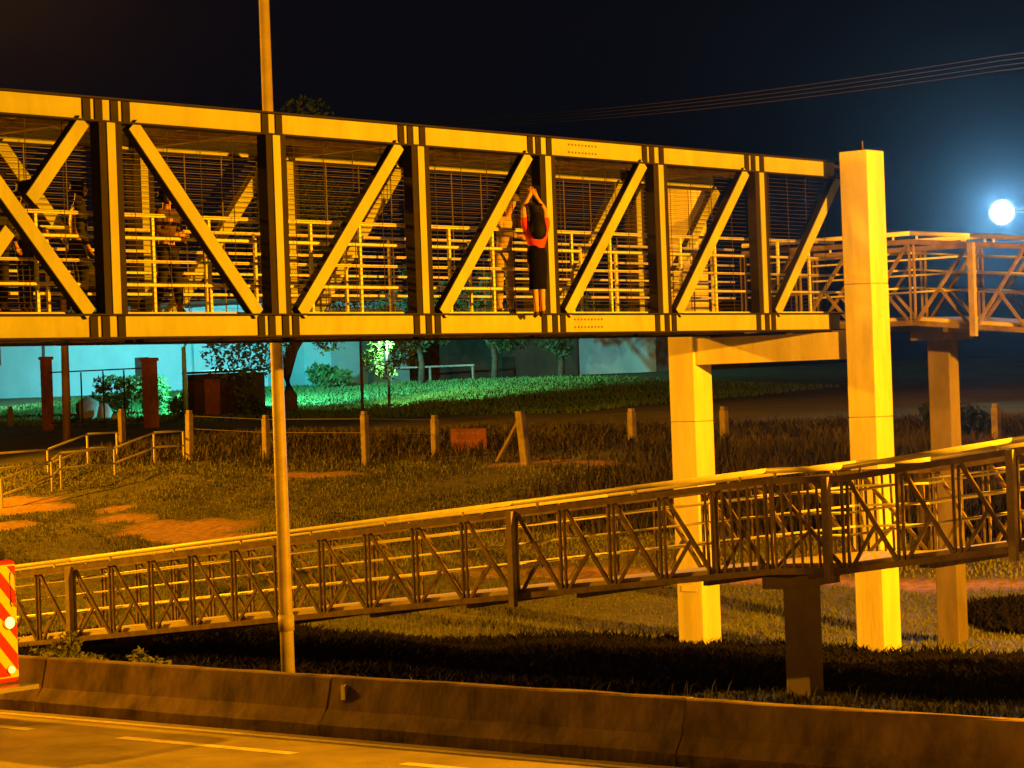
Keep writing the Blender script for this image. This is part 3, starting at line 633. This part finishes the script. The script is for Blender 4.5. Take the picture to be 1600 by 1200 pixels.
street_lamp('park lamp on a pale post right of the brick pillar', -86.4, 81.3, 2.2, 17000, h=7.45, color=(.13, .95, .93), spot=(-.25, .7, -.55), name='park_lamp', r0=.13, grp='green white park lamps', mt=WALLB)
street_lamp('park lamp beyond the left edge by the pale building', -112.0, 84.0, 2.2, 9000, h=7.6, color=(.3, .85, .85), spot=(0, .9, -.3), name='park_lamp', r0=.1, grp='green white park lamps', mt=WALLB)

CHROME0 = mat('lamp_reflector', (.7, .7, .7), .25, .1, 5, 0, metal=.8)
# floodlight on a mast at right
fu, fv, fz = -43.15, 81.0, 10.3
t = thing('floodlight', 'glaring blue white floodlight above the upper ramp at right', 'floodlight', (-41.3, 82.4, 3.4))
part('mast', MB().tube([(-41.3, 82.4, 3.2), (-41.3, 82.4, 10.6)], [.14, .08], 10), GALV, t, True)
part('bracket', MB().tube([(-41.3, 82.4, 10.3), (-43.1, 81.15, 10.35)], .05, 8), GALV, t, True)
to = (Vector((0, 0, EYE))-Vector((fu, fv, fz))).normalized(); side = to.cross(up).normalized(); upp = side.cross(to)
ctr = Vector((fu, fv, fz))
hs = part('housing', MB().tube([ctr-to*.30, ctr-to*.22, ctr, ctr+to*.05], [.14, .30, .42, .45], 28), DARKP, t, True)
FL = mat('flood_lens', (.8, .9, 1), .3, 0, 5, 0, emit=(.62, .93, 1.0), strength=160)
part('lens', MB().tube([ctr+to*.052, ctr+to*.075, ctr+to*.11], [.40, .395, .27], 28), FL, hs)
part('visor', MB().tube([ctr+to*.04, ctr+to*.16], [.46, .47], 28, caps=False), DARKP, hs, True)
ld = bpy.data.lights.new('flood_light', 'SPOT'); ld.energy = 17000; ld.color = (.2, .6, 1.0); ld.spot_size = R(34); ld.spot_blend = .8; ld.shadow_soft_size = .3
lo = bpy.data.objects.new('flood_light', ld); col.objects.link(lo); lo.parent = t
lo.rotation_euler = to.to_track_quat('-Z', 'Y').to_euler(); lo.location = ctr+to*.3-Vector((-41.3, 82.4, 3.4))

# overhead cables
P1 = Vector((-35.55, 67.85, 13.7)); P2 = Vector((-76.7, 87.9, 16.9))
for i in range(4):
    A = P1+(P1-P2)*.25; B = P2+(P2-P1)*.35; pts = []
    A = A+Vector((0, 0, .16*i)); B = B+Vector((0, 0, .10*i))
    for k in range(25):
        f = k/24; p = A.lerp(B, f); p.z -= .9*4*(f-.15)*(.8-f) if .15 < f < .8 else 0; pts.append(p)
    tag(part('overhead_cable', MB().tube(pts, .016, 5), mat('cable', (.035, .035, .035), .6, .2, 3, 0)), ['lowest', 'second lowest', 'second highest', 'highest'][i]+' of the overhead cables crossing the night sky at right', 'cable', 'overhead cables')

# ------------------------------------------------------------------ fire truck at the left edge
RED = mat('truck_red', (.55, .03, .015), .35, .12, 2, 0); YEL = mat('truck_yellow', (.85, .62, .05), .4, .12, 3, 0); WHT = mat('truck_white', (.75, .74, .7), .4, .1, 3, 0)
CHROME = mat('bright_metal', (.7, .7, .7), .25, .1, 5, 0, metal=.8)
tk = thing('fire_truck', 'red and yellow chevron rear of a fire truck at the left edge', 'truck', (-33, 22.7, 0))
part('body', MB().box(-35.4, -29.1, 21.55, 23.85, .62, 2.42), RED, tk, bevel=.05)
part('cab', MB().box(-38.2, -35.5, 21.6, 23.8, .6, 2.6), RED, tk, bevel=.15)
for s in (21.57, 23.83): part('side_window', MB().box(-37.6, -36.2, s-.03, s+.03, 1.7, 2.35), GLASSD, tk)
rp = part('rear_panel', MB().box(-29.098, -29.06, 21.62, 23.80, .70, 2.36), YEL, tk)
def clip(poly, f):
    out = []
    for i in range(len(poly)):
        a, b = poly[i], poly[(i+1) % len(poly)]; fa, fb_ = f(a), f(b)
        if fa >= 0: out.append(a)
        if (fa >= 0) != (fb_ >= 0):
            t_ = fa/(fa-fb_); out.append((a[0]+(b[0]-a[0])*t_, a[1]+(b[1]-a[1])*t_))
    return out
vc = 22.71
for s in (-1, 1):
    for c in np.arange(.2, 4.2, .46):
        poly = [(0, .72), (1.08, .72), (1.08, 2.34), (0, 2.34)]
        poly = clip(poly, lambda p: p[1]+p[0]*1.15-c); 
        if poly: poly = clip(poly, lambda p: c+.23-(p[1]+p[0]*1.15))
        if len(poly) < 3: continue
        n = len(poly); vs = [(x, vc+s*p[0], p[1]) for x in (-29.058, -29.05) for p in poly]
        part('chevron_stripe', MB().raw(vs, [tuple(range(n)), tuple(range(2*n-1, n-1, -1))]+[(i, (i+1) % n, n+(i+1) % n, n+i) for i in range(n)]), RED, rp)
for s in (-1, 1):
    for z, r, c in ((1.51, .085, (1, .40, .10)), (.82, .055, (1, .30, .06))):
        cy = vc+s*.93
        h = part('tail_light', MB().tube([(-29.06, cy, z), (-29.02, cy, z)], [r*1.2, r*1.15], 16), CHROME, tk)
        part('lens', MB().tube([(-29.018, cy, z), (-28.99, cy, z)], [r, r*.8], 16), mat('tail_lens_%d' % (z > 1), (.8, .3, .2), .3, 0, 5, 0, emit=c, strength=5), h)
part('rear_step', MB().box(-29.05, -28.72, 21.5, 23.9, .53, .60), CHROME, tk, bevel=.01)
part('light_bar', MB().box(-29.6, -29.2, 21.9, 23.75, 2.425, 2.55), BLACK, tk, bevel=.03)
part('roof_locker', MB().box(-34.8, -30.2, 21.9, 22.6, 2.425, 2.7), CHROME, tk, bevel=.03)
part('ladder', MB().box(-35, -29.8, 22.9, 22.95, 2.43, 2.5).box(-35, -29.8, 23.3, 23.35, 2.43, 2.5), CHROME, tk)
part('grab_rail', MB().tube([(-29.03, 23.72, 1.75), (-28.97, 23.72, 1.8), (-28.97, 23.72, 2.2), (-29.03, 23.72, 2.25)], .015, 6), CHROME, tk)
for x in (-30.7, -36.8):
    for y, s in ((21.8, -1), (23.6, 1)):
        wh = part('wheel', MB().tube([(x, y-.13, .5), (x, y+.13, .5)], .5, 24), BLACK, tk, bevel=.04)
        part('rim', MB().tube([(x, y+s*.131, .5), (x, y+s*.15, .5)], [.28, .25], 20), CHROME, wh)

# ------------------------------------------------------------------ people
SKIN = mat('skin', (.42, .24, .16), .6, .15, 6, 0)
def skin_obj(name, nodes, edges, m, parent, sub=2, root=0):
    me = bpy.data.meshes.new(name); me.from_pydata([n[0] for n in nodes], edges, []); me.update()
    o = bpy.data.objects.new(name, me); col.objects.link(o); o.modifiers.new('skin', 'SKIN')
    if not me.skin_vertices: raise RuntimeError('no skin layer')
    for i, n in enumerate(nodes):
        r = n[1]; me.skin_vertices[0].data[i].radius = r if isinstance(r, tuple) else (r, r); me.skin_vertices[0].data[i].use_root = i == root
    s = o.modifiers.new('sub', 'SUBSURF'); s.levels = s.render_levels = sub
    dg = bpy.context.evaluated_depsgraph_get(); nm = bpy.data.meshes.new_from_object(o.evaluated_get(dg))
    bpy.data.objects.remove(o); bpy.data.meshes.remove(me); nm.name = name
    a = np.empty(len(nm.vertices)*3); nm.vertices.foreach_get('co', a); a = a.reshape(-1, 3); c = (a.min(0)+a.max(0))/2
    nm.vertices.foreach_set('co', (a-c).reshape(-1)); nm.update()
    return put(name, nm, m, parent, tuple(c), True)
def person(label, pos, face, H, arms, legs, top, bottom, kind='trousers', helmet=None, hair=None, lean=0., shoes=BLACK, toes_down=False, top_group=None, sleeves=True):
    """pos: point on the floor between the feet; face: heading angle; arms/legs: local offsets (fwd, left, up) in units of H"""
    t = thing('person', label, 'person', pos, top_group)
    f = Vector((math.cos(face), math.sin(face), 0)); l = Vector((-math.sin(face), math.cos(face), 0)); P = Vector(pos)
    def W(a, b, c): return P+f*(a*H)+l*(b*H)+Vector((0, 0, c*H))
    def T(a, b, c): return W(a+lean*(c-.52), b, c)        # torso points lean forward
    s = H/1.7
    pelvis, waist, chest, neck = T(0, 0, .53), T(0, 0, .62), T(.005, 0, .74), T(.01, 0, .845)
    hb, hm, ht = T(.02, 0, .885), T(.03, 0, .93), T(.02, 0, .975)
    nodes = [(pelvis, (.125*s, .105*s)), (waist, (.11*s, .09*s)), (chest, (.135*s, .10*s)), (neck, .052*s), (hb, .062*s), (hm, .088*s), (ht, .066*s), (T(.085, 0, .915), .018*s)]
    edges = [(0, 1), (1, 2), (2, 3), (3, 4), (4, 5), (5, 6), (5, 7)]
    def add(p, r, par): nodes.append((p, r)); edges.append((par, len(nodes)-1)); return len(nodes)-1
    A = {}; 
    for sd in (-1, 1):
        el, ha = arms[sd]; sh_ = T(.005, sd*.105, .80); e = W(*el); h = W(*ha)
        i = add(sh_, .058*s, 2); j = add(e, .040*s, i); k = add(h, .027*s, j)
        d = (h-e).normalized(); sv = d.cross(f if abs(d.dot(f)) < .8 else Vector((0, 0, 1))).normalized(); nn = sv.cross(d)
        pm = add(h+d*.05*s, .032*s, k)
        for q, ln in ((-.026, .065), (-.009, .08), (.009, .085), (.026, .075)):
            m1 = add(h+d*(.09*s)+sv*q*s*1.2, .0105*s, pm); add(h+d*(.09+ln*.75)*s+sv*q*s*1.4+nn*.025*s, .0085*s, m1)
        th = add(h+d*.045*s-sv*.045*s, .011*s, k); add(h+d*.085*s-sv*.06*s+nn*.015*s, .009*s, th)
        A[sd] = (sh_, e, h)
    Lg = {}
    for sd in (-1, 1):
        kn, an = legs[sd]; hp = W(0, sd*.055, .50); k_ = W(*kn); a_ = W(*an)
        tip = a_+(f*.10*s-Vector((0, 0, .09 if toes_down else .025))*s*1.2); heel = a_-f*.03*s-Vector((0, 0, .03*s))
        i = add(hp, .082*s, 0); j = add(k_, .056*s, i); k = add(a_, .036*s, j); mdl = add(a_.lerp(tip, .5)-Vector((0, 0, .012*s)), .034*s, k); add(tip, .026*s, mdl); add(heel, .03*s, k)
        Lg[sd] = (hp, k_, a_, tip, heel)
    skin_obj('body', nodes, edges, SKIN, t)
    g = .02*s
    cn = [(pelvis.lerp(waist, .1), (.135*s, .115*s)), (waist, (.125*s, .105*s)), (chest, (.15*s, .118*s)), (neck.lerp(chest, .3), .075*s)]; ce = [(0, 1), (1, 2), (2, 3)]
    for sd in (-1, 1):
        a, e, h = A[sd]; i = len(cn); cn.append((a, .072*s)); ce.append((2, i))
        cn.append((e if sleeves else a.lerp(e, .55), .054*s)); ce.append((i, i+1))
        if sleeves: cn.append((e.lerp(h, .92), .042*s)); ce.append((i+1, i+2))
    skin_obj('top', cn, ce, top, t)
    if kind == 'trousers':
        cn = [(pelvis+Vector((0, 0, .02)), (.14*s, .12*s))]; ce = []
        for sd in (-1, 1):
            hp, k_, a_, tip, heel = Lg[sd]; i = len(cn); cn += [(hp, .098*s), (k_, .075*s), (a_+Vector((0, 0, .05*s)), .062*s)]; ce += [(0, i), (i, i+1), (i+1, i+2)]
        skin_obj('trousers', cn, ce, bottom, t)
    else:
        m = MB(); k = 18; rings = [(.62, .112, .095), (.56, .14, .118), (.50, .145, .122), (.40, .128, .115), (.30, .12, .105), (.235, .125, .11)]; vs = []; fs = []
        kc = (Lg[-1][1]+Lg[1][1])/2
        for i, (hz, ra, rb) in enumerate(rings):
            base = T(0, 0, hz) if hz > .5 else W(0, 0, hz)
            for j in range(k):
                an = 2*math.pi*j/k; w_ = 1+(.07*math.sin(an*5+i) if i > 2 else 0)
                vs.append(base+l*math.cos(an)*ra*s*w_+f*math.sin(an)*rb*s*w_)
            if i:
                for j in range(k): fs.append(((i-1)*k+j, i*k+j, i*k+(j+1) % k, (i-1)*k+(j+1) % k))
        m.raw(vs, fs); o = part('skirt', m, bottom, t, True); md = o.modifiers.new('solid', 'SOLIDIFY'); md.thickness = .012
    for sd in (-1, 1):
        hp, k_, a_, tip, heel = Lg[sd]
        cn = [(heel-Vector((0, 0, .004)), .036*s), (a_.lerp(tip, .5)-Vector((0, 0, .02*s)), .041*s), (tip-Vector((0, 0, .002)), .03*s)]
        ce = [(0, 1), (1, 2)]
        if kind == 'trousers': cn.append((a_+Vector((0, 0, .08*s)), .05*s)); ce.append((0, 3))
        skin_obj('shoe', cn, ce, shoes, t)
    fx = f
    if helmet:
        m = MB(); c = hm+Vector((0, 0, .03*s)); vs = []; fs = []; k = 16
        for i in range(7):
            th = math.pi*.5*i/6; rr = .128*s*math.sin(math.pi/2-th) if i < 6 else .004; zz = .12*s*math.sin(th)
            for j in range(k):
                an = 2*math.pi*j/k; vs.append(c+fx*math.cos(an)*rr*1.12+l*math.sin(an)*rr+Vector((0, 0, zz)))
            if i:
                for j in range(k): fs.append(((i-1)*k+j, (i-1)*k+(j+1) % k, i*k+(j+1) % k, i*k+j))
        m.raw(vs, fs); part('helmet', m, helmet, t, True)
        m = MB(); vs = []; fs = []
        for j in range(k):
            an = 2*math.pi*j/k; d = fx*math.cos(an)*1.12+l*math.sin(an)
            vs += [c+d*.126*s, c+d*.165*s-Vector((0, 0, .02*s)), c+d*.126*s-Vector((0, 0, .012*s))]
        for j in range(k):
            q = (j+1) % k; fs += [(3*j, 3*j+1, 3*q+1, 3*q), (3*j+1, 3*j+2, 3*q+2, 3*q+1)]
        m.raw(vs, fs); part('helmet_brim', m, helmet, t, True)
    if hair:
        hm_, long_ = hair; cn = [(hm+Vector((0, 0, .02*s))-fx*.012*s, .098*s), (ht+Vector((0, 0, .0))-fx*.01*s, .075*s)]; ce = [(0, 1)]
        if long_:
            cn += [(hb-fx*.055*s, .10*s), (neck-fx*.085*s-Vector((0, 0, .05*s)), (.14*s, .14*s)), (chest-fx*.10*s, (.15*s, .15*s)), (chest-fx*.11*s-Vector((0, 0, .13*s)), (.09*s, .09*s))]; ce += [(0, 2), (2, 3), (3, 4), (4, 5)]
        else: cn += [(hb-fx*.035*s+Vector((0, 0, .02*s)), .07*s)]; ce += [(0, 2)]
        skin_obj('hair', cn, ce, hm_, t)
    return t
HAIR = mat('black_hair', (.005, .004, .003), .7, .3, 12, 0, spec=.1)
straight = {-1: ((.0, -.06, .28), (-.01, -.06, .045)), 1: ((.0, .06, .28), (-.01, .06, .045))}
# figure holding on outside the truss, facing the bridge (-u)
person('person in red top and long black skirt holding on outside the bridge truss', (-23.2, 29.06, 5.75), 2.65, 1.68,
       {-1: ((.03, -.105, .945), (.06, -.03, 1.075)), 1: ((.04, .10, .95), (.07, .02, 1.08))},
       {-1: ((-.005, -.035, .28), (-.02, -.03, .06)), 1: ((-.005, .035, .28), (-.02, .03, .055))},
       mat('red_cloth', (.62, .05, .03), .8, .3, 6, .1), mat('black_cloth', (.004, .0035, .004), .95, .3, 6, .1, spec=.05), kind='skirt', hair=(HAIR, True), toes_down=True, shoes=mat('dark_shoe', (.05, .03, .025), .6, .2, 6, 0), sleeves=False)
# helper inside the truss reaching out
person('person in tan work clothes and helmet inside the bridge reaching towards the railing', (-24.2, 29.5, FLOOR+.002), -.25, 1.80,
       {-1: ((.14, -.13, .68), (.28, -.03, .63)), 1: ((.14, .11, .70), (.29, .05, .67))}, straight,
       mat('tan_cloth', (.36, .29, .18), .85, .3, 5, .1), mat('tan_trouser', (.30, .25, .16), .85, .3, 5, .1), helmet=mat('helmet_paint', (.10, .08, .05), .35, .2, 5, 0), lean=.25)
NAVY = mat('navy_cloth', (.018, .018, .026), .85, .3, 5, .1); NAVT = mat('black_trouser', (.014, .013, .014), .85, .3, 5, .1)
DARKTOP = mat('brown_cloth', (.09, .05, .03), .85, .3, 5, .1)
hang = {-1: ((-.01, -.15, .64), (.05, -.15, .50)), 1: ((-.01, .15, .64), (.05, .15, .50))}
fold = {-1: ((.02, -.15, .65), (.13, -.03, .62)), 1: ((.02, .15, .65), (.13, .03, .60))}
apart = {-1: ((.02, -.10, .28), (-.01, -.15, .045)), 1: ((.02, .10, .28), (-.01, .16, .045))}
person('person in dark clothes at the leftmost end of the bridge walkway', (-24.35, 19.85, FLOOR+.002), .3, 1.74, hang, straight, NAVY, NAVT, hair=(HAIR, False))
person('second person in dark clothes from the left on the bridge walkway', (-24.55, 20.45, FLOOR+.002), 1.2, 1.70, fold, straight, DARKTOP, NAVT, hair=(HAIR, False))
person('person in dark clothes behind the lower end of the crossing braces', (-24.75, 21.5, FLOOR+.002), 1.0, 1.76, hang, apart, NAVY, NAVT, hair=(HAIR, False))
person('dark figure with feet apart in the bridge bay left of the lamp pole', (-24.7, 23.0, FLOOR+.002), .2, 1.72, fold, apart, DARKTOP, NAVT, hair=(HAIR, False))

# ------------------------------------------------------------------ thin haze, added to give the floodlight a halo
hz = part('haze', MB().box(-170, 60, -25, 170, -2, 24), None)
hm = bpy.data.materials.new('haze_air'); hm.use_nodes = True; nt = hm.node_tree; nt.nodes.remove(nt.nodes['Principled BSDF'])
pv = nt.nodes.new('ShaderNodeVolumePrincipled'); pv.inputs['Color'].default_value = (.9, .93, 1, 1); pv.inputs['Density'].default_value = .00014; pv.inputs['Anisotropy'].default_value = .95
nt.links.new(pv.outputs[0], nt.nodes['Material Output'].inputs['Volume']); hz.data.materials.append(hm); hz['kind'] = 'stuff'
